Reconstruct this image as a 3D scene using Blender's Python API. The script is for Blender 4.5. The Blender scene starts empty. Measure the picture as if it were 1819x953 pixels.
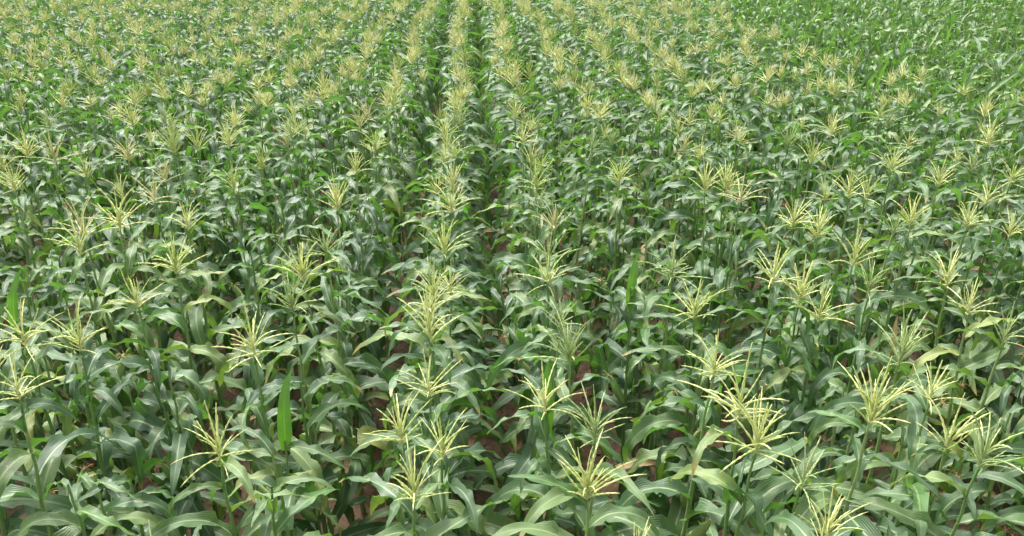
import bpy, math, random
import numpy as np
from mathutils import Vector, Matrix, Euler

R = math.radians
scene = bpy.context.scene
rng = random.Random(11)

# ------------------------------------------------------------------ camera
CAM_H = 3.5                       # camera height above the soil, metres
PITCH = math.atan(632 / 1400)     # looking down on the field
YAW = math.atan(73.5 * math.cos(PITCH) / 1400)
cam_data = bpy.data.cameras.new('camera')
cam = bpy.data.objects.new('camera', cam_data)
scene.collection.objects.link(cam)
cam_data.sensor_width = 36
cam_data.lens = 36 * 1400 / 1819
cam_data.clip_end = 5000
cam.location = (0, 0, CAM_H)
cam.rotation_euler = (math.pi / 2 - PITCH, 0, -YAW)
scene.camera = cam

# ------------------------------------------------------------------ sky, sun, exposure
SUN_EL, SUN_AZ = R(58), R(-28)    # azimuth from +Y (away from camera) towards +X
world = bpy.data.worlds.new('World')
scene.world = world
world.use_nodes = True
wn = world.node_tree
bg = wn.nodes['Background']
sky = wn.nodes.new('ShaderNodeTexSky')
sky.sky_type = 'NISHITA'
sky.sun_disc = False
sky.sun_elevation = SUN_EL
sky.sun_rotation = SUN_AZ
sky.dust_density = 5.0
sky.air_density = 1.0
sky.ozone_density = 1.0
hsv = wn.nodes.new('ShaderNodeHueSaturation')   # thin overcast: a whiter sky
hsv.inputs['Saturation'].default_value = 0.2
wn.links.new(sky.outputs[0], hsv.inputs['Color'])
wn.links.new(hsv.outputs[0], bg.inputs['Color'])
bg.inputs['Strength'].default_value = 0.105
sd = bpy.data.lights.new('sun', 'SUN')
sd.energy = 1.5
sd.angle = R(12)
sd.color = (1.0, 0.97, 0.92)
sun = bpy.data.objects.new('sun', sd)
scene.collection.objects.link(sun)
to_sun = Vector((math.sin(SUN_AZ) * math.cos(SUN_EL), math.cos(SUN_AZ) * math.cos(SUN_EL), math.sin(SUN_EL)))
sun.rotation_euler = to_sun.to_track_quat('Z', 'Y').to_euler()
sun.location = (0, 0, 30)
scene.view_settings.view_transform = 'Standard'
scene.view_settings.look = 'None'
scene.view_settings.exposure = 2.03
scene.view_settings.gamma = 1.0
scene.cycles.max_bounces = 6
scene.cycles.diffuse_bounces = 3
scene.cycles.glossy_bounces = 2
scene.cycles.transmission_bounces = 3
scene.view_settings.use_curve_mapping = False

# ------------------------------------------------------------------ camera maths (for laying out the field)
F = 1400.0
c_f = Vector((math.sin(YAW) * math.cos(PITCH), math.cos(YAW) * math.cos(PITCH), -math.sin(PITCH)))
c_r = Vector((math.cos(YAW), -math.sin(YAW), 0))
c_u = c_r.cross(c_f)
def ground_at(px, py, z):
    d = c_f + c_r * ((px - 909.5) / F) - c_u * ((py - 476.5) / F)
    t = (z - CAM_H) / d.z
    return Vector((0, 0, CAM_H)) + d * t
def project(x, y, z):
    p = Vector((x, y, z - CAM_H))
    dep = p.dot(c_f)
    if dep < 0.2: return None
    return (909.5 + F * p.dot(c_r) / dep, 476.5 - F * p.dot(c_u) / dep, dep)

# ------------------------------------------------------------------ materials
def new_mat(name):
    m = bpy.data.materials.new(name); m.use_nodes = True
    nt = m.node_tree; nt.nodes.clear()
    return m, nt
def N(nt, t, **kw):
    n = nt.nodes.new(t)
    for k, v in kw.items(): setattr(n, k, v)
    return n
def math_node(nt, op, a, b=None, c=None, clamp=False):
    n = N(nt, 'ShaderNodeMath', operation=op); n.use_clamp = clamp
    for i, v in enumerate((a, b, c)):
        if v is None: continue
        if isinstance(v, (int, float)): n.inputs[i].default_value = v
        else: nt.links.new(v, n.inputs[i])
    return n.outputs[0]
def ramp(nt, fac, stops):
    n = N(nt, 'ShaderNodeValToRGB')
    el = n.color_ramp.elements
    while len(el) < len(stops): el.new(0.5)
    for e, (p, c) in zip(el, stops): e.position = p; e.color = (*c, 1)
    nt.links.new(fac, n.inputs[0])
    return n.outputs[0]
def mix(nt, fac, a, b, blend='MIX'):
    n = N(nt, 'ShaderNodeMix', data_type='RGBA', blend_type=blend)
    for sock, v in ((n.inputs[0], fac), (n.inputs[6], a), (n.inputs[7], b)):
        if isinstance(v, (int, float)): sock.default_value = v
        elif isinstance(v, tuple): sock.default_value = (*v, 1)
        else: nt.links.new(v, sock)
    return n.outputs[2]

def rnd_value(nt):
    at = N(nt, 'ShaderNodeAttribute', attribute_name='lf')
    sep = N(nt, 'ShaderNodeSeparateColor'); nt.links.new(at.outputs['Color'], sep.inputs[0])
    oi = N(nt, 'ShaderNodeObjectInfo')
    r = math_node(nt, 'FRACT', math_node(nt, 'ADD', oi.outputs['Random'], sep.outputs[2]))
    return sep.outputs[0], sep.outputs[1], r

def leaf_material(name, stops, trans_col, trans=0.30, rib=(0.34, 0.42, 0.22), rough=0.42, tip=True):
    m, nt = new_mat(name)
    u, v, r = rnd_value(nt)
    col = ramp(nt, r, stops)
    tc = N(nt, 'ShaderNodeTexCoord')
    no = N(nt, 'ShaderNodeTexNoise'); no.inputs['Scale'].default_value = 9; no.inputs['Detail'].default_value = 3
    nt.links.new(tc.outputs['Object'], no.inputs['Vector'])
    var = math_node(nt, 'MULTIPLY_ADD', no.outputs[0], 0.7, 0.65)
    vc = N(nt, 'ShaderNodeCombineColor')
    for i in range(3): nt.links.new(var, vc.inputs[i])
    col = mix(nt, 1.0, col, vc.outputs[0], 'MULTIPLY')
    # fine lengthwise veins
    vein = math_node(nt, 'SINE', math_node(nt, 'MULTIPLY', u, 70.0))
    col = mix(nt, math_node(nt, 'MULTIPLY_ADD', vein, 0.06, 0.06), col, (0.2, 0.28, 0.12))
    d = math_node(nt, 'ABSOLUTE', math_node(nt, 'SUBTRACT', u, 0.5))
    mr = N(nt, 'ShaderNodeMapRange', interpolation_type='SMOOTHSTEP')
    mr.inputs[1].default_value = 0.065; mr.inputs[2].default_value = 0.025
    nt.links.new(d, mr.inputs[0])
    ribf = math_node(nt, 'MULTIPLY', mr.outputs[0], math_node(nt, 'SUBTRACT', 0.95, math_node(nt, 'MULTIPLY', v, 0.8)), clamp=True)
    col = mix(nt, ribf, col, rib)
    if tip:   # withered tips on some leaves
        start = math_node(nt, 'MULTIPLY_ADD', r, -0.22, 1.06)
        tf = math_node(nt, 'MULTIPLY', math_node(nt, 'SUBTRACT', math_node(nt, 'MULTIPLY_ADD', no.outputs[0], 0.06, v), start), 14.0, clamp=True)
        col = mix(nt, tf, col, (0.36, 0.29, 0.10))
    fl = N(nt, 'ShaderNodeTexNoise'); fl.inputs['Scale'].default_value = 42; fl.inputs['Detail'].default_value = 2
    nt.links.new(tc.outputs['Object'], fl.inputs['Vector'])
    flf = math_node(nt, 'MULTIPLY', math_node(nt, 'SUBTRACT', fl.outputs[0], math_node(nt, 'MULTIPLY_ADD', r, -0.10, 0.74)), 9.0, clamp=True)
    col = mix(nt, flf, col, (0.30, 0.27, 0.10))
    bsdf = N(nt, 'ShaderNodeBsdfPrincipled')
    nt.links.new(col, bsdf.inputs['Base Color'])
    nt.links.new(math_node(nt, 'MULTIPLY_ADD', no.outputs[0], 0.2, rough - 0.1), bsdf.inputs['Roughness'])
    bsdf.inputs['Specular IOR Level'].default_value = 0.5
    bp = N(nt, 'ShaderNodeBump'); bp.inputs['Strength'].default_value = 0.25; bp.inputs['Distance'].default_value = 0.004
    nt.links.new(math_node(nt, 'ADD', vein, math_node(nt, 'MULTIPLY', no.outputs[0], 4.0)), bp.inputs['Height'])
    nt.links.new(bp.outputs[0], bsdf.inputs['Normal'])
    tr = N(nt, 'ShaderNodeBsdfTranslucent')
    nt.links.new(mix(nt, 0.8, col, trans_col), tr.inputs['Color'])
    ms = N(nt, 'ShaderNodeMixShader'); ms.inputs[0].default_value = trans
    nt.links.new(bsdf.outputs[0], ms.inputs[1]); nt.links.new(tr.outputs[0], ms.inputs[2])
    out = N(nt, 'ShaderNodeOutputMaterial'); nt.links.new(ms.outputs[0], out.inputs[0])
    return m

LEAF_STOPS = [(0.0, (0.034, 0.082, 0.030)), (0.35, (0.052, 0.110, 0.042)), (0.7, (0.072, 0.138, 0.054)), (0.92, (0.092, 0.160, 0.052)), (1.0, (0.15, 0.20, 0.055))]
LEAF_STOPS = [(p, (c[0] * 1.12, c[1] * 1.08, c[2] * 1.16)) for p, c in LEAF_STOPS]
def shift(stops, k): return [(p, tuple(c * f for c, f in zip(col, k))) for p, col in stops]
M_leaf = leaf_material('corn_leaf', LEAF_STOPS, (0.11, 0.29, 0.02), 0.32, rough=.46)
M_leaf_deep = leaf_material('corn_leaf_deep', shift(LEAF_STOPS, (.72, .80, .85)), (0.08, 0.22, 0.02), 0.25, rough=.43)
M_leaf_pale = leaf_material('corn_leaf_pale', shift(LEAF_STOPS, (1.45, 1.25, 1.0)), (0.16, 0.31, 0.02), 0.28, rough=.5)
M_fresh = leaf_material('fresh_leaf', [(0, (0.045, 0.115, 0.032)), (0.6, (0.08, 0.165, 0.045)), (1, (0.18, 0.24, 0.07))], (0.14, 0.33, 0.03), 0.3, (0.30, 0.42, 0.16), tip=False)
M_backlit = leaf_material('backlit_leaf', [(0, (0.07, 0.20, 0.02)), (1, (0.09, 0.23, 0.03))], (0.15, 0.37, 0.02), 0.42, (0.22, 0.40, 0.08), tip=False)  # light through the upright blades, painted as a brighter green
M_dry = leaf_material('dry_leaf', [(0, (0.30, 0.20, 0.10)), (0.6, (0.40, 0.28, 0.15)), (1, (0.45, 0.35, 0.18))], (0.4, 0.28, 0.1), 0.2, (0.4, 0.3, 0.18), 0.7, False)

def plain_material(name, stops, rough, bump=0.0, scale=60, trans=0.0):
    m, nt = new_mat(name)
    u, v, r = rnd_value(nt)
    col = ramp(nt, r, stops)
    tc = N(nt, 'ShaderNodeTexCoord')
    no = N(nt, 'ShaderNodeTexNoise'); no.inputs['Scale'].default_value = scale; no.inputs['Detail'].default_value = 2
    nt.links.new(tc.outputs['Object'], no.inputs['Vector'])
    var = math_node(nt, 'MULTIPLY_ADD', no.outputs[0], 0.6, 0.7)
    vc = N(nt, 'ShaderNodeCombineColor')
    for i in range(3): nt.links.new(var, vc.inputs[i])
    col = mix(nt, 1.0, col, vc.outputs[0], 'MULTIPLY')
    b = N(nt, 'ShaderNodeBsdfPrincipled'); nt.links.new(col, b.inputs['Base Color'])
    b.inputs['Roughness'].default_value = rough
    if bump:
        bp = N(nt, 'ShaderNodeBump'); bp.inputs['Strength'].default_value = bump; bp.inputs['Distance'].default_value = 0.005
        nt.links.new(no.outputs[0], bp.inputs['Height']); nt.links.new(bp.outputs[0], b.inputs['Normal'])
    sh = b.outputs[0]
    if trans:
        tr = N(nt, 'ShaderNodeBsdfTranslucent'); nt.links.new(col, tr.inputs['Color'])
        ms = N(nt, 'ShaderNodeMixShader'); ms.inputs[0].default_value = trans
        nt.links.new(sh, ms.inputs[1]); nt.links.new(tr.outputs[0], ms.inputs[2]); sh = ms.outputs[0]
    out = N(nt, 'ShaderNodeOutputMaterial'); nt.links.new(sh, out.inputs[0])
    return m

M_tassel = plain_material('tassel_straw', [(0, (0.50, 0.58, 0.21)), (0.45, (0.64, 0.70, 0.29)), (0.9, (0.74, 0.76, 0.37)), (1, (0.72, 0.71, 0.38))], 0.8, trans=0.35)
M_tassel_green = plain_material('tassel_green', [(0, (0.34, 0.46, 0.18)), (1, (0.54, 0.62, 0.29))], 0.8, trans=0.35)
M_tassel_tan = plain_material('tassel_tan', [(0, (0.58, 0.58, 0.27)), (1, (0.70, 0.67, 0.36))], 0.8, trans=0.3)
M_stalk = plain_material('corn_stalk', [(0, (0.10, 0.19, 0.05)), (0.7, (0.17, 0.26, 0.08)), (1, (0.24, 0.30, 0.12))], 0.5)
M_husk = plain_material('ear_husk', [(0, (0.18, 0.30, 0.08)), (1, (0.30, 0.38, 0.13))], 0.55, 0.3, 90)
M_silk = plain_material('corn_silk', [(0, (0.50, 0.50, 0.22)), (0.6, (0.52, 0.36, 0.16)), (1, (0.35, 0.14, 0.07))], 0.7)

def soil_material():
    m, nt = new_mat('red_brown_soil')
    tc = N(nt, 'ShaderNodeTexCoord')
    n1 = N(nt, 'ShaderNodeTexNoise'); n1.inputs['Scale'].default_value = 1.3; n1.inputs['Detail'].default_value = 6
    n2 = N(nt, 'ShaderNodeTexNoise'); n2.inputs['Scale'].default_value = 28; n2.inputs['Detail'].default_value = 6
    for n in (n1, n2): nt.links.new(tc.outputs['Object'], n.inputs['Vector'])
    c1 = ramp(nt, n1.outputs[0], [(0.3, (0.095, 0.056, 0.033)), (0.7, (0.175, 0.108, 0.064))])
    c2 = ramp(nt, n2.outputs[0], [(0.3, (0.55, 0.55, 0.55)), (0.75, (1.25, 1.2, 1.15))])
    col = mix(nt, 1.0, c1, c2, 'MULTIPLY')
    b = N(nt, 'ShaderNodeBsdfPrincipled'); nt.links.new(col, b.inputs['Base Color']); b.inputs['Roughness'].default_value = 0.92
    bp = N(nt, 'ShaderNodeBump'); bp.inputs['Strength'].default_value = 0.6; bp.inputs['Distance'].default_value = 0.02
    nt.links.new(n2.outputs[0], bp.inputs['Height']); nt.links.new(bp.outputs[0], b.inputs['Normal'])
    out = N(nt, 'ShaderNodeOutputMaterial'); nt.links.new(b.outputs[0], out.inputs[0])
    return m
M_soil = soil_material()

# ------------------------------------------------------------------ mesh helpers: a piece is (verts, faces, lf)
def piece_mesh(name, piece, mat):
    V, Fc, A = piece
    me = bpy.data.meshes.new(name)
    me.from_pydata(V.tolist(), [], Fc.tolist())
    at = me.attributes.new('lf', 'FLOAT_COLOR', 'POINT')
    at.data.foreach_set('color', np.concatenate([A, np.ones((len(A), 1))], 1).astype(np.float32).ravel())
    me.polygons.foreach_set('use_smooth', np.ones(len(Fc), dtype=bool))
    me.materials.append(mat)
    me.update()
    return me

def leaf_piece(r, L, W, e0, e1, bend, nseg=12, ncol=5, ruffle=0.010, twist=0.0, kink=None, seed=0):
    """A maize blade: starts along +X rising at e0 degrees, arches over to e1 at the tip."""
    ts = np.linspace(0, 1, nseg + 1)
    us = np.linspace(-1, 1, ncol)
    p = np.zeros(3); V = []; A = []
    ph = [r.uniform(0, 6.28) for _ in range(4)]
    side = r.uniform(-0.55, 0.55)                # sideways sweep of the blade
    for i, t in enumerate(ts):
        s = t ** bend
        el = e0 + (e1 - e0) * s
        if kink and t > kink: el = min(el, e0 + (e1 - e0) * (kink ** bend) - 65)
        az = side * t * t * 1.6
        dirv = np.array([math.cos(R(el)) * math.cos(az), math.cos(R(el)) * math.sin(az), math.sin(R(el))])
        if i: p = p + dirv * (L / nseg)
        wv = np.array([-math.sin(az), math.cos(az), 0.0])
        up = np.cross(dirv, wv)
        tw = R(twist) * t
        wv, up = wv * math.cos(tw) + up * math.sin(tw), up * math.cos(tw) - wv * math.sin(tw)
        w = W * 0.5 * min(1.0, 0.55 + 1.9 * t) * max(0.0, 1 - t ** 2.6) ** 0.85
        w = max(w, 0.0012)
        fold = 0.55 * (1 - t) ** 1.5 + 0.12       # channelled near the stalk
        for u in us:
            lift = abs(u) * w * fold
            wave = ruffle * abs(u) ** 1.5 * (w / (W * 0.5)) * (math.sin(t * 19 + ph[0] + (1.4 if u > 0 else 0)) + 0.6 * math.sin(t * 33 + ph[1] + u * 2))
            V.append(p + wv * (u * w) + up * (lift + wave))
            A.append((0.5 + 0.5 * u, t, 0))
    Fc = []
    for i in range(nseg):
        for j in range(ncol - 1):
            a = i * ncol + j
            Fc.append((a, a + 1, a + ncol + 1, a + ncol))
    return np.array(V), np.array(Fc), np.array(A, float)

def tube_piece(pts, radii, sides=4, cap=True):
    V = []; Fc = []; A = []
    pts = [np.array(q, float) for q in pts]
    n = len(pts)
    for i, q in enumerate(pts):
        d = pts[min(i + 1, n - 1)] - pts[max(i - 1, 0)]; d /= np.linalg.norm(d) + 1e-9
        ref = np.array([1.0, 0, 0]) if abs(d[0]) < 0.8 else np.array([0, 1.0, 0])
        a = np.cross(d, ref); a /= np.linalg.norm(a); b = np.cross(d, a)
        for k in range(sides):
            an = 2 * math.pi * k / sides + (0.7 * i if sides == 4 else 0) * 0
            V.append(q + (a * math.cos(an) + b * math.sin(an)) * radii[i]); A.append((0.5, i / (n - 1), 0))
    for i in range(n - 1):
        for k in range(sides):
            k2 = (k + 1) % sides
            Fc.append((i * sides + k, i * sides + k2, (i + 1) * sides + k2, (i + 1) * sides + k))
    if cap and sides == 4:
        Fc.append(((n - 1) * 4, (n - 1) * 4 + 1, (n - 1) * 4 + 2, (n - 1) * 4 + 3))
    return np.array(V), np.array(Fc), np.array(A, float)

def branch_piece(r, L, curve, rad, nseg=9, sides=4):
    """one flowering branch of a tassel, along +Z bending towards +X, knobbly with spikelets"""
    p = np.zeros(3); pts = [p]; rr = [rad * 0.45]; side = r.uniform(-0.25, 0.25)
    for i in range(1, nseg + 1):
        t = i / nseg; a = curve * t
        p = p + np.array([math.sin(a), math.sin(side * t), math.cos(a)]) * (L / nseg)
        pts.append(p)
        rr.append(rad * (1.3 if i % 2 else 0.62) * (1 - 0.45 * t) * r.uniform(0.85, 1.15) if i < nseg else rad * 0.2)
    return tube_piece(pts, rr, sides)

def xform(piece, M, tint):
    V, Fc, A = piece
    M = np.array(M)
    A2 = A.copy(); A2[:, 2] = tint
    return V @ M[:3, :3].T + M[:3, 3], Fc, A2
def join(pieces):
    V = []; Fc = []; A = []; o = 0
    for v, f, a in pieces:
        V.append(v); Fc.append(f + o); A.append(a); o += len(v)
    return np.concatenate(V), np.concatenate(Fc), np.concatenate(A)

def tagged(o, label, cat, group=None, kind=None):
    o['label'] = label; o['category'] = cat
    if group: o['group'] = group
    if kind: o['kind'] = kind
    return o
COL = scene.collection
def obj(name, me, parent=None, M=None):
    o = bpy.data.objects.new(name, me)
    COL.objects.link(o)
    if parent: o.parent = parent
    if M is not None: o.matrix_basis = M
    return o

# ------------------------------------------------------------------ shared shapes
lr = random.Random(5)
def leaf_set(nseg, ncol, seed):
    """the same blades at a chosen fineness"""
    q = random.Random(seed); S = {'upper': [], 'arch': [], 'low': [], 'upright': []}
    for i in range(10):
        S['upper'].append(leaf_piece(q, q.uniform(.38, .56), q.uniform(.066, .090), q.uniform(45, 66), q.uniform(-100, -20), q.uniform(.7, 1.3), nseg, ncol, .018, q.uniform(-60, 60)))
    for i in range(18):
        k = q.uniform(.5, .7) if q.random() < .3 else None
        S['arch'].append(leaf_piece(q, q.uniform(.46, .68), q.uniform(.084, .114), q.uniform(48, 72), q.uniform(-140, -75), q.uniform(.60, 1.0), nseg, ncol, .024, q.uniform(-50, 50), k))
    for i in range(8):
        S['low'].append(leaf_piece(q, q.uniform(.55, .75), q.uniform(.070, .090), q.uniform(35, 55), q.uniform(-95, -70), q.uniform(.6, .9), nseg, ncol, .010, q.uniform(-50, 50)))
    for i in range(6):
        S['upright'].append(leaf_piece(q, q.uniform(.42, .62), q.uniform(.062, .085), q.uniform(66, 86), q.uniform(-40, 60), q.uniform(1.0, 2.2), nseg, ncol, .005, q.uniform(-60, 60)))
    return S
FINE = leaf_set(15, 5, 77)
COARSE = leaf_set(6, 3, 78)
LEAF_ME = {k: [piece_mesh('leaf_' + k, p, M_leaf) for p in v] for k, v in FINE.items()}

STAND_ME = [piece_mesh('leaf_standing', leaf_piece(random.Random(8 + i), .36, .062, 84, 66 - 14 * i, 1.6, 13, 5, .008, 20), M_leaf) for i in range(2)]
STALK = []
for i in range(5):
    q = random.Random(300 + i)
    pts = []; rr = []
    for j in range(19):
        t = j / 18
        pts.append((0.004 * math.sin(j * 1.9 + i), 0.004 * math.cos(j * 2.3 + i), t))
        rr.append((0.0155 - 0.0110 * t) * (1.18 if j % 2 == 0 and j < 16 else 1.0))
    STALK.append(tube_piece(pts, rr, 6, False))
STALK_C = tube_piece([(0, 0, 0), (0, 0, .5), (0, 0, 1)], [.0135, .009, .004], 3, False)
STALK_ME = [piece_mesh('stalk', p, M_stalk) for p in STALK]
BRANCH = [branch_piece(lr, lr.uniform(.11, .20), lr.uniform(-.4, .95), .0039, 13) for _ in range(12)]
SPIKE = [branch_piece(lr, lr.uniform(.20, .27), lr.uniform(-.2, .2), .0048, 15) for _ in range(4)]
BRANCH_C = [branch_piece(lr, lr.uniform(.14, .20), lr.uniform(-.45, .45), .0056, 3, 3) for _ in range(8)]
BRANCH_ME = [piece_mesh('branch', p, M_tassel) for p in BRANCH]
SPIKE_ME = [piece_mesh('tassel', p, M_tassel) for p in SPIKE]

def tassel_layout(q, size=1.0, openness=1.0):
    """placements of the side branches round the central spike"""
    out = []
    n = q.randint(13, 24)
    a0 = q.uniform(0, 6.28)
    for i in range(n):
        f = i / n
        az = a0 + i * 2.4 + q.uniform(-.4, .4)
        tilt = R(max(6, (64 - 52 * f + q.uniform(-20, 20)) * openness))
        M = Matrix.Translation((0, 0, (.008 + .055 * f) * size)) @ Matrix.Rotation(az, 4, 'Z') @ Matrix.Rotation(tilt, 4, 'Y') @ Matrix.Scale(size * q.uniform(.75, 1.12), 4)
        out.append((q.randrange(100), M))
    return out
def joined_tassel(q, branches, spikes, size=1.0, openness=1.0):
    ps = [xform(spikes[q.randrange(len(spikes))], Matrix.Scale(size, 4), q.uniform(0, .25))]
    for k, M in tassel_layout(q, size, openness): ps.append(xform(branches[k % len(branches)], M, q.uniform(0, .25)))
    return join(ps)
TASSEL_ME = [piece_mesh('tassel', joined_tassel(random.Random(60 + i), BRANCH, SPIKE, 1.0, .45 + .055 * i), M_tassel) for i in range(10)]
SPIKE_C = [branch_piece(lr, lr.uniform(.22, .28), lr.uniform(-.2, .2), .007, 3, 3) for _ in range(3)]

def husk_piece():
    pts = []; rr = []
    for j in range(9):
        t = j / 8; pts.append((0.012 * math.sin(t * 2), 0, .19 * t)); rr.append(.024 * (math.sin(math.pi * min(1, .12 + .86 * t)) ** .7) + .002)
    return tube_piece(pts, rr, 8, False)
def silk_piece(q):
    ps = []
    for i in range(9):
        a = q.uniform(0, 6.28); b = branch_piece(q, q.uniform(.04, .07), q.uniform(.8, 2.4), .0022, 4, 3)
        ps.append(xform(b, Matrix.Translation((.012, 0, .182)) @ Matrix.Rotation(a, 4, 'Z') @ Matrix.Rotation(R(15), 4, 'Y'), 0))
    return join(ps)
HUSK_ME = piece_mesh('ear', husk_piece(), M_husk)
SILK_ME = [piece_mesh('silk', silk_piece(random.Random(i)), M_silk) for i in range(3)]

# ------------------------------------------------------------------ how one plant is put together
def leaf_layout(q, hs, n, tall=False):
    """(kind, index, matrix) for every blade of a plant with a stalk hs metres high"""
    out = []
    az0 = q.gauss(0, R(45))
    for i in range(n):
        f = i / (n - 1)
        z = hs * (.15 + .83 * f ** .84)
        kind = 'low' if f < .22 else ('arch' if f < .70 else 'upper')
        if tall: kind = q.choice(('upright', 'upper', 'arch')) if f > .45 else ('arch' if f > .2 else 'low')
        az = az0 + math.pi * (i % 2) + q.gauss(0, R(32))
        s = q.uniform(.64, .94) * (1.24 - .30 * min(1, max(0, (f - .25) / .4))) * (1.0 if kind != 'upper' else 1.2 - .45 * (f - .70) / .30)
        M = Matrix.Translation((0, 0, z)) @ Matrix.Rotation(az, 4, 'Z') @ Matrix.Rotation(q.gauss(0, R(14)), 4, 'X') @ Matrix.Rotation(q.gauss(0, R(12)), 4, 'Y') @ Matrix.Scale(s, 4)
        M = M @ Matrix.Translation((.006, 0, 0))
        out.append((kind, q.randrange(1000), M))
    return out

def build_plant(base, hs, lean, q, tassel, dep, label, fresh=False, group=None, size=1.0, openness=1.0, n=None, special=None):
    root = obj('corn_plant' if not fresh else 'green_corn_plant', None)
    root.empty_display_size = 0.2
    root.location = base
    root.rotation_euler = lean
    tagged(root, label, 'corn plant', group)
    obj('stalk', STALK_ME[q.randrange(5)], root, Matrix.Diagonal((1, 1, hs, 1)))
    tone = q.choice((M_leaf_deep, M_leaf, M_leaf, M_leaf, M_leaf_pale))
    for kind, k, M in leaf_layout(q, hs, n or q.randint(12, 14), fresh):
        ms = LEAF_ME[kind]; o = obj('leaf', ms[k % len(ms)], root, M)
        mat = None
        if fresh: mat = M_fresh if q.random() < .75 else M_leaf
        elif kind == 'low' and q.random() < .05: mat = M_dry
        elif kind == 'upper' and q.random() < .10: mat = M_fresh
        if mat is None: mat = tone
        if mat is not M_leaf: o.material_slots[0].link = 'OBJECT'; o.material_slots[0].material = mat
    if special:
        o = obj('leaf', STAND_ME[special[0]], root, special[1]); o['label'] = special[2]
        o.material_slots[0].link = 'OBJECT'; o.material_slots[0].material = special[3]
    if tassel:
        T = Matrix.Translation((0, 0, hs - .01)) @ Matrix.Rotation(q.uniform(0, 6.28), 4, 'Z')
        if dep < 5.2:
            t = obj('tassel', SPIKE_ME[q.randrange(4)], root, T @ Matrix.Scale(size, 4))
            bits = [t] + [obj('branch', BRANCH_ME[k % 12], t, M) for k, M in tassel_layout(q, 1.0, openness)]
        else:
            bits = [obj('tassel', TASSEL_ME[q.randrange(10)], root, T @ Matrix.Scale(size, 4))]
        stage = q.choice((M_tassel,) * 7 + (M_tassel_green, M_tassel_green, M_tassel_tan))
        if stage is not M_tassel:
            for o in bits: o.material_slots[0].link = 'OBJECT'; o.material_slots[0].material = stage
    if not fresh and dep < 7 and q.random() < .75:
        a = q.choice((0, math.pi)) + q.gauss(0, .6)
        e = obj('ear', HUSK_ME, root, Matrix.Translation((0, 0, hs * q.uniform(.46, .54))) @ Matrix.Rotation(a, 4, 'Z') @ Matrix.Rotation(R(q.uniform(14, 28)), 4, 'Y') @ Matrix.Translation((.012, 0, 0)))
        obj('silk', SILK_ME[q.randrange(3)], e)
    return root

# ------------------------------------------------------------------ the soil
ROW_X0, ROW_S = -0.2, 0.65
def soil_z(x, y):
    r = 0.035 * np.cos((x - ROW_X0) / ROW_S * 2 * np.pi)
    w = 0.018 * np.sin(x * 5.1 + 1.7 * np.sin(y * 3.3)) * np.sin(y * 4.7 + 1.3 * np.sin(x * 6.1))
    return r + w + 0.010 * np.sin(x * 23 + y * 9) * np.sin(y * 27 - x * 7) - 0.035
def build_soil():
    fx = np.arange(-9, 9.01, .075); fy = np.arange(-1, 16.01, .075)
    far = np.array([1.5, 4, 10, 25, 70, 200, 600, 1800])
    xs = np.concatenate([fx[0] - far[::-1], fx, fx[-1] + far]); ys = np.concatenate([fy[0] - far[::-1], fy, fy[-1] + far])
    X, Y = np.meshgrid(xs, ys)
    inside = (X > -9.01) & (X < 9.02) & (Y > -1.01) & (Y < 16.02)
    jit = np.random.RandomState(3).normal(0, .006, X.shape)
    Z = np.where(inside, soil_z(X, Y) + jit, -0.035)
    V = np.stack([X, Y, Z], -1).reshape(-1, 3)
    nx = len(xs); i, j = np.meshgrid(np.arange(nx - 1), np.arange(len(ys) - 1))
    a = (j * nx + i).ravel()
    Fc = np.stack([a, a + 1, a + nx + 1, a + nx], 1)
    o = obj('soil', piece_mesh('soil', (V, Fc, np.zeros((len(V), 3))), M_soil))
    o['kind'] = 'structure'
    o['label'] = 'bare red brown soil showing between the corn rows'; o['category'] = 'soil'
    # crumbled clods lying in the furrows
    q = np.random.RandomState(9); ps = []
    base = np.array([(1, 0, 0), (-1, 0, 0), (0, 1, 0), (0, -1, 0), (0, 0, 1), (0, 0, -1)], float)
    fo = np.array([(0, 2, 4), (2, 1, 4), (1, 3, 4), (3, 0, 4), (2, 0, 5), (1, 2, 5), (3, 1, 5), (0, 3, 5)])
    for k in range(4500):
        y = q.uniform(.4, 10); x = q.uniform(-1, 1) * (1 + .8 * y)
        s = .008 + .022 * q.rand() ** 3
        v = base * s * q.uniform(.6, 1.3, (6, 1)) * np.array([1, 1, .5])
        an = q.uniform(0, 6.28); c, sn = math.cos(an), math.sin(an)
        v = v @ np.array([[c, sn, 0], [-sn, c, 0], [0, 0, 1]]) + (x, y, float(soil_z(x, y)) + s * .3)
        ps.append((v, fo, np.zeros((6, 3))))
    c = obj('soil_clods', piece_mesh('soil_clods', join(ps), M_soil))
    tagged(c, 'small crumbled soil clods scattered between the corn rows', 'soil clods', kind='stuff')
build_soil()

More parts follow.
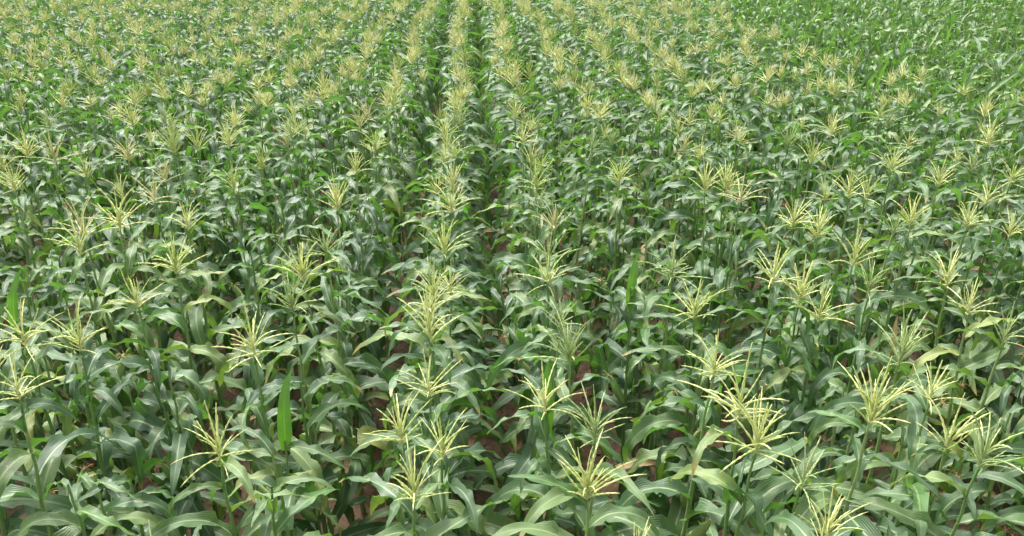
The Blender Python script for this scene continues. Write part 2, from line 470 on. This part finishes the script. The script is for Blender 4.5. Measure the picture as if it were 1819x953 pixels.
# ------------------------------------------------------------------ where the plants stand
# tassels that can be told apart in the photograph (pixel of the tassel's middle); the plant stands below it
SEEN = [(133,407),(232,494),(306,439),(532,454),(513,503),(133,568),(444,582),(20,646),(30,563),(380,755),(574,410),
 (788,410),(761,518),(759,548),(759,646),(705,725),(734,824),(973,459),(1010,592),(966,676),(1060,720),(1045,819),(1198,449),
 (1237,513),(1380,454),(1429,489),(1463,523),(1523,430),(1552,474),(1276,612),(1320,676),(1355,740),(1439,804),(1562,691),
 (1611,592),(1666,651),(1730,508),(1690,464),(1695,745),(1764,765),(1799,558),
 (17,302),(138,378),(206,361),(80,197),(302,235),(348,239),(210,319),(290,285),(512,210),(411,302),(462,269),(327,365),(88,252),
 (231,197),(306,160),(397,113),(403,227),(567,168),(596,336),
 (665,239),(719,101),(803,185),(803,302),(812,122),(896,147),(929,222),(954,302),(984,369),(1055,235),(1101,290),(1139,155),
 (992,126),(963,84),(887,76),(816,71),(732,84),(696,164),
 (1296,311),(1254,302),(1321,319),(1405,235),(1447,260),(1413,365),(1460,378),(1598,374),(1627,357),(1590,273),(1674,294),
 (800,340),(770,482),(806,250),(976,420),(1000,530),(945,262),(915,185),(1762,323),(1762,222),(1728,365),(1808,290),(1514,311)]
HS = 1.76                                     # usual stalk height; the tassel's middle is about 0.13 above
spots = []                                    # dicts
for i, (px, py) in enumerate(SEEN):
    q = random.Random(1000 + i)
    hs = HS + q.uniform(-.09, .12)
    lean = Euler((R(q.gauss(0, 2.5)), R(q.gauss(0, 2.5)), q.choice((0, math.pi)) + q.gauss(0, .4)))
    top = ground_at(px, py, hs + .13)
    off = lean.to_matrix() @ Vector((0, 0, hs + .13))
    x, y = top.x - off.x, top.y - off.y
    spots.append(dict(x=x, y=y, hs=hs, lean=lean, tassel=True, seed=2000 + i, row=round((x - ROW_X0) / ROW_S), fresh=False, size=q.uniform(.85, 1.2), open=q.uniform(.6, 1.1)))

# edge of the neighbouring plot of greener corn without tassels (upper right)
EDGE = [ground_at(px, py, 1.9) for px, py in ((1265, 0), (1420, 72), (1600, 112), (1819, 145))]
def in_green_plot(x, y):
    for a, b in zip(EDGE, EDGE[1:]):
        if b.y <= y <= a.y:
            return x > a.x + (b.x - a.x) * (y - a.y) / (b.y - a.y)
    a, b = (EDGE[0], EDGE[1]) if y > EDGE[0].y else (EDGE[-2], EDGE[-1])
    return x > a.x + (b.x - a.x) * (y - a.y) / (b.y - a.y)

q = random.Random(21)
taken = {}
for s in spots: taken.setdefault(s['row'], []).append(s['y'])
for row in range(-38, 42):
    y = .35 + q.uniform(0, .25)
    while y < 31:
        x = ROW_X0 + ROW_S * row + .05 * math.sin(y * .9 + row) + q.gauss(0, .022 if abs(row) < 5 else .045)
        green = in_green_plot(x + q.gauss(0, .2), y + q.gauss(0, .2))
        near = any(abs(y - t) < .12 for t in taken.get(row, ()))
        if not near and q.random() > .04 and abs(x - .045 * y) < 1.5 + .76 * y:
            pr = project(x, y, 1.9)
            py = pr[1] if pr else 2000
            p = .12 if py > 330 else (.50 if py > 200 else .64)
            if abs(row) < 5 and py < 200: p = .97
            if row < -4 and py < 160: p = .70
            if py > 870: p = .5
            tas = (not green) and q.random() < p
            hs = (HS + q.uniform(-.08, .08)) if tas else HS + (q.uniform(-.38, -.10) if py > 200 else q.uniform(-.26, -.02))
            if green: hs = HS + q.uniform(-.30, .02)
            odd = q.random()                      # weak and leaning plants
            if odd < .06 and not tas: hs *= q.uniform(.68, .85)
            ls = 4.0 if odd > .90 else 1.0
            spots.append(dict(x=x, y=y, hs=hs, lean=Euler((R(q.gauss(0, 1.8) * ls), R(q.gauss(0, 1.8)), q.choice((0, math.pi)) + q.gauss(0, .75))), tassel=tas, seed=q.randrange(10**6), row=row, fresh=green, size=q.uniform(.6, 1.05), open=q.uniform(.35, 1.0)))
        y += q.uniform(.15, .23) if y < 5 else q.uniform(.17, .27)

def visible(s):
    """is some of the plant inside the picture"""
    for z in (s['hs'] + .1, s['hs'] * .75, s['hs'] * .5):
        pr = project(s['x'], s['y'], z)
        if pr and -60 < pr[0] < 1879 and -30 < pr[1] < 983: return pr[2]
    return None
for s in spots: s['dep'] = visible(s)
corn = sorted([s for s in spots if s['dep'] and not s['fresh']], key=lambda s: s['dep'])[:300]
green = sorted([s for s in spots if s['dep'] and s['fresh']], key=lambda s: s['dep'])[:300]
single = set(id(s) for s in corn + green)

ORD = ['first','second','third','fourth','fifth','sixth','seventh','eighth','ninth','tenth','eleventh','twelfth','thirteenth','fourteenth','fifteenth','sixteenth','seventeenth','eighteenth','nineteenth','twentieth']
ORD += [t + '-' + w for t in ('twenty',) for w in ORD[:9]]
for t in ('thirt', 'fort', 'fift', 'sixt', 'sevent', 'eight'):
    ORD += [t + 'ieth'] + [t + 'y-' + w for w in ORD[:9]]
def row_words(k):
    if k == 0: return 'in the middle row'
    side = 'right' if k > 0 else 'left'
    if abs(k) == 1: return 'in the row just %s of the middle' % side
    return 'in the %s row %s of the middle' % (ORD[abs(k) - 1], side)
count = {}
# a few blades that stand out: upright, with a backlit glow put into their colour, and a withered one
STAND_OUT = [(990, 755, 'up'), (472, 815, 'up'), (1125, 565, 'up'), (10, 580, 'up'), (1555, 625, 'dry')]
special_of = {}
for k, (px, py, kind) in enumerate(STAND_OUT):
    g = ground_at(px, py, 1.4)
    best = min((c for c in corn if id(c) not in special_of and not c['tassel']), key=lambda c: (c['x'] - g.x) ** 2 + (c['y'] - g.y) ** 2)
    best['x'], best['y'] = g.x, g.y; best['row'] = round((g.x - ROW_X0) / ROW_S)
    az = math.pi / 2 - best['lean'].z + .3 * math.sin(k * 2.1)
    M = Matrix.Translation((0, 0, 1.42)) @ Matrix.Rotation(az, 4, 'Z')
    special_of[id(best)] = (k % 2, M, 'upright blade coloured bright green as if backlit', M_backlit) if kind == 'up' else (k % 2, M @ Matrix.Scale(.6, 4), 'withered brown upright blade', M_dry)
for s in sorted(corn, key=lambda s: s['y']):
    n = count[s['row']] = count.get(s['row'], 0) + 1
    head = 'tasselled corn plant' if s['tassel'] else 'leafy untasselled corn plant'
    label = '%s, %s from the front %s' % (head, ORD[n - 1], row_words(s['row']))
    build_plant((s['x'], s['y'], -.02), s['hs'], s['lean'], random.Random(s['seed']), s['tassel'], s['dep'], label, size=s['size'], openness=s['open'], group='tasselling corn plants in the field', special=special_of.get(id(s)))
count = {}
for s in sorted(green, key=lambda s: s['y']):
    n = count[s['row']] = count.get(s['row'], 0) + 1
    label = 'green upright-leaved corn plant, %s from the front %s' % (ORD[n - 1], row_words(s['row']))
    build_plant((s['x'], s['y'], -.02), s['hs'], s['lean'], random.Random(s['seed']), False, 99, label, fresh=True, group='greener corn plants without tassels in the far right plot', n=10)

# ------------------------------------------------------------------ the rest of the field, too many to pick apart
def proto(q, kind):
    hs = HS + q.uniform(-.08, .08)
    if kind == 'plain': hs -= .08
    parts = {0: [], 1: [], 2: []}
    parts[1].append(xform(STALK_C, Matrix.Diagonal((1, 1, hs, 1)), q.random()))
    for k, i, M in leaf_layout(q, hs, 12 if kind != 'green' else 10, kind == 'green'):
        parts[0].append(xform(COARSE[k][i % len(COARSE[k])], M, q.random()))
    if kind == 'tassel':
        parts[2].append(xform(joined_tassel(q, BRANCH_C, SPIKE_C, q.uniform(.7, 1.08), q.uniform(.45, 1.0)), Matrix.Translation((0, 0, hs - .01)), 0))
    V = []; A = []; loops = []; starts = []; mats = []; o = 0; lo = 0
    for mi in (0, 1, 2):
        for v, f, a in parts[mi]:
            V.append(v); A.append(a)
            for face in f: loops.extend((face + o).tolist()); starts.append(lo); lo += len(face); mats.append(mi)
            o += len(v)
    return np.concatenate(V), np.concatenate(A), np.array(loops), np.array(starts), np.array(mats)

def field_mass(name, items, kinds, mats, label, group):
    Vs, As, Ls, Ss, Ms = [], [], [], [], []; vo = lo = 0
    q = random.Random(44)
    P = {k: [proto(random.Random(500 + i * 7 + len(k)), k) for i in range(14)] for k in kinds}
    for s in items:
        k = 'green' if s['fresh'] else ('tassel' if s['tassel'] else 'plain')
        v, a, l, st, m = P[k][q.randrange(14)]
        M = Matrix.Translation((s['x'], s['y'], -.02)) @ Euler((R(q.gauss(0, 1.4)), R(q.gauss(0, 1.4)), 0)).to_matrix().to_4x4() @ Matrix.Rotation(q.choice((0, math.pi)) + q.gauss(0, .5), 4, 'Z') @ Matrix.Scale(q.uniform(.94, 1.05), 4)
        M = np.array(M)
        a = a.copy(); a[:, 2] = (a[:, 2] + q.random() * .3) % 1
        Vs.append(v @ M[:3, :3].T + M[:3, 3]); As.append(a); Ls.append(l + vo); Ss.append(st + lo); Ms.append(m)
        vo += len(v); lo += len(l)
    V = np.concatenate(Vs).astype(np.float32); A = np.concatenate(As); L = np.concatenate(Ls).astype(np.int32); S = np.concatenate(Ss).astype(np.int32); Mi = np.concatenate(Ms).astype(np.int32)
    me = bpy.data.meshes.new(name)
    me.vertices.add(len(V)); me.vertices.foreach_set('co', V.ravel())
    me.loops.add(len(L)); me.loops.foreach_set('vertex_index', L)
    me.polygons.add(len(S)); me.polygons.foreach_set('loop_start', S)
    me.polygons.foreach_set('material_index', Mi)
    for mt in mats: me.materials.append(mt)
    me.update(calc_edges=True)
    me.polygons.foreach_set('use_smooth', np.ones(len(S), dtype=bool))
    at = me.attributes.new('lf', 'FLOAT_COLOR', 'POINT')
    at.data.foreach_set('color', np.concatenate([A, np.ones((len(A), 1))], 1).astype(np.float32).ravel())
    me.validate()
    o = obj(name, me)
    tagged(o, label, 'corn field', group, 'stuff')
    print(name, len(items), 'plants', len(S), 'faces')
rest = [s for s in spots if id(s) not in single]
rest_corn = [s for s in rest if not s['fresh']]
rest_green = [s for s in rest if s['fresh']]
print('spots', len(spots), 'in view', sum(1 for s in spots if s['dep']), 'green in view', sum(1 for s in spots if s['dep'] and s['fresh']))
field_mass('corn_field', rest_corn, ('tassel', 'plain'), (M_leaf, M_stalk, M_tassel), 'mass of tasselled corn plants merging into the distance', None)
if rest_green:
    field_mass('green_corn_field', rest_green, ('green',), (M_fresh, M_stalk, M_tassel), 'mass of greener corn without tassels at the far right', None)
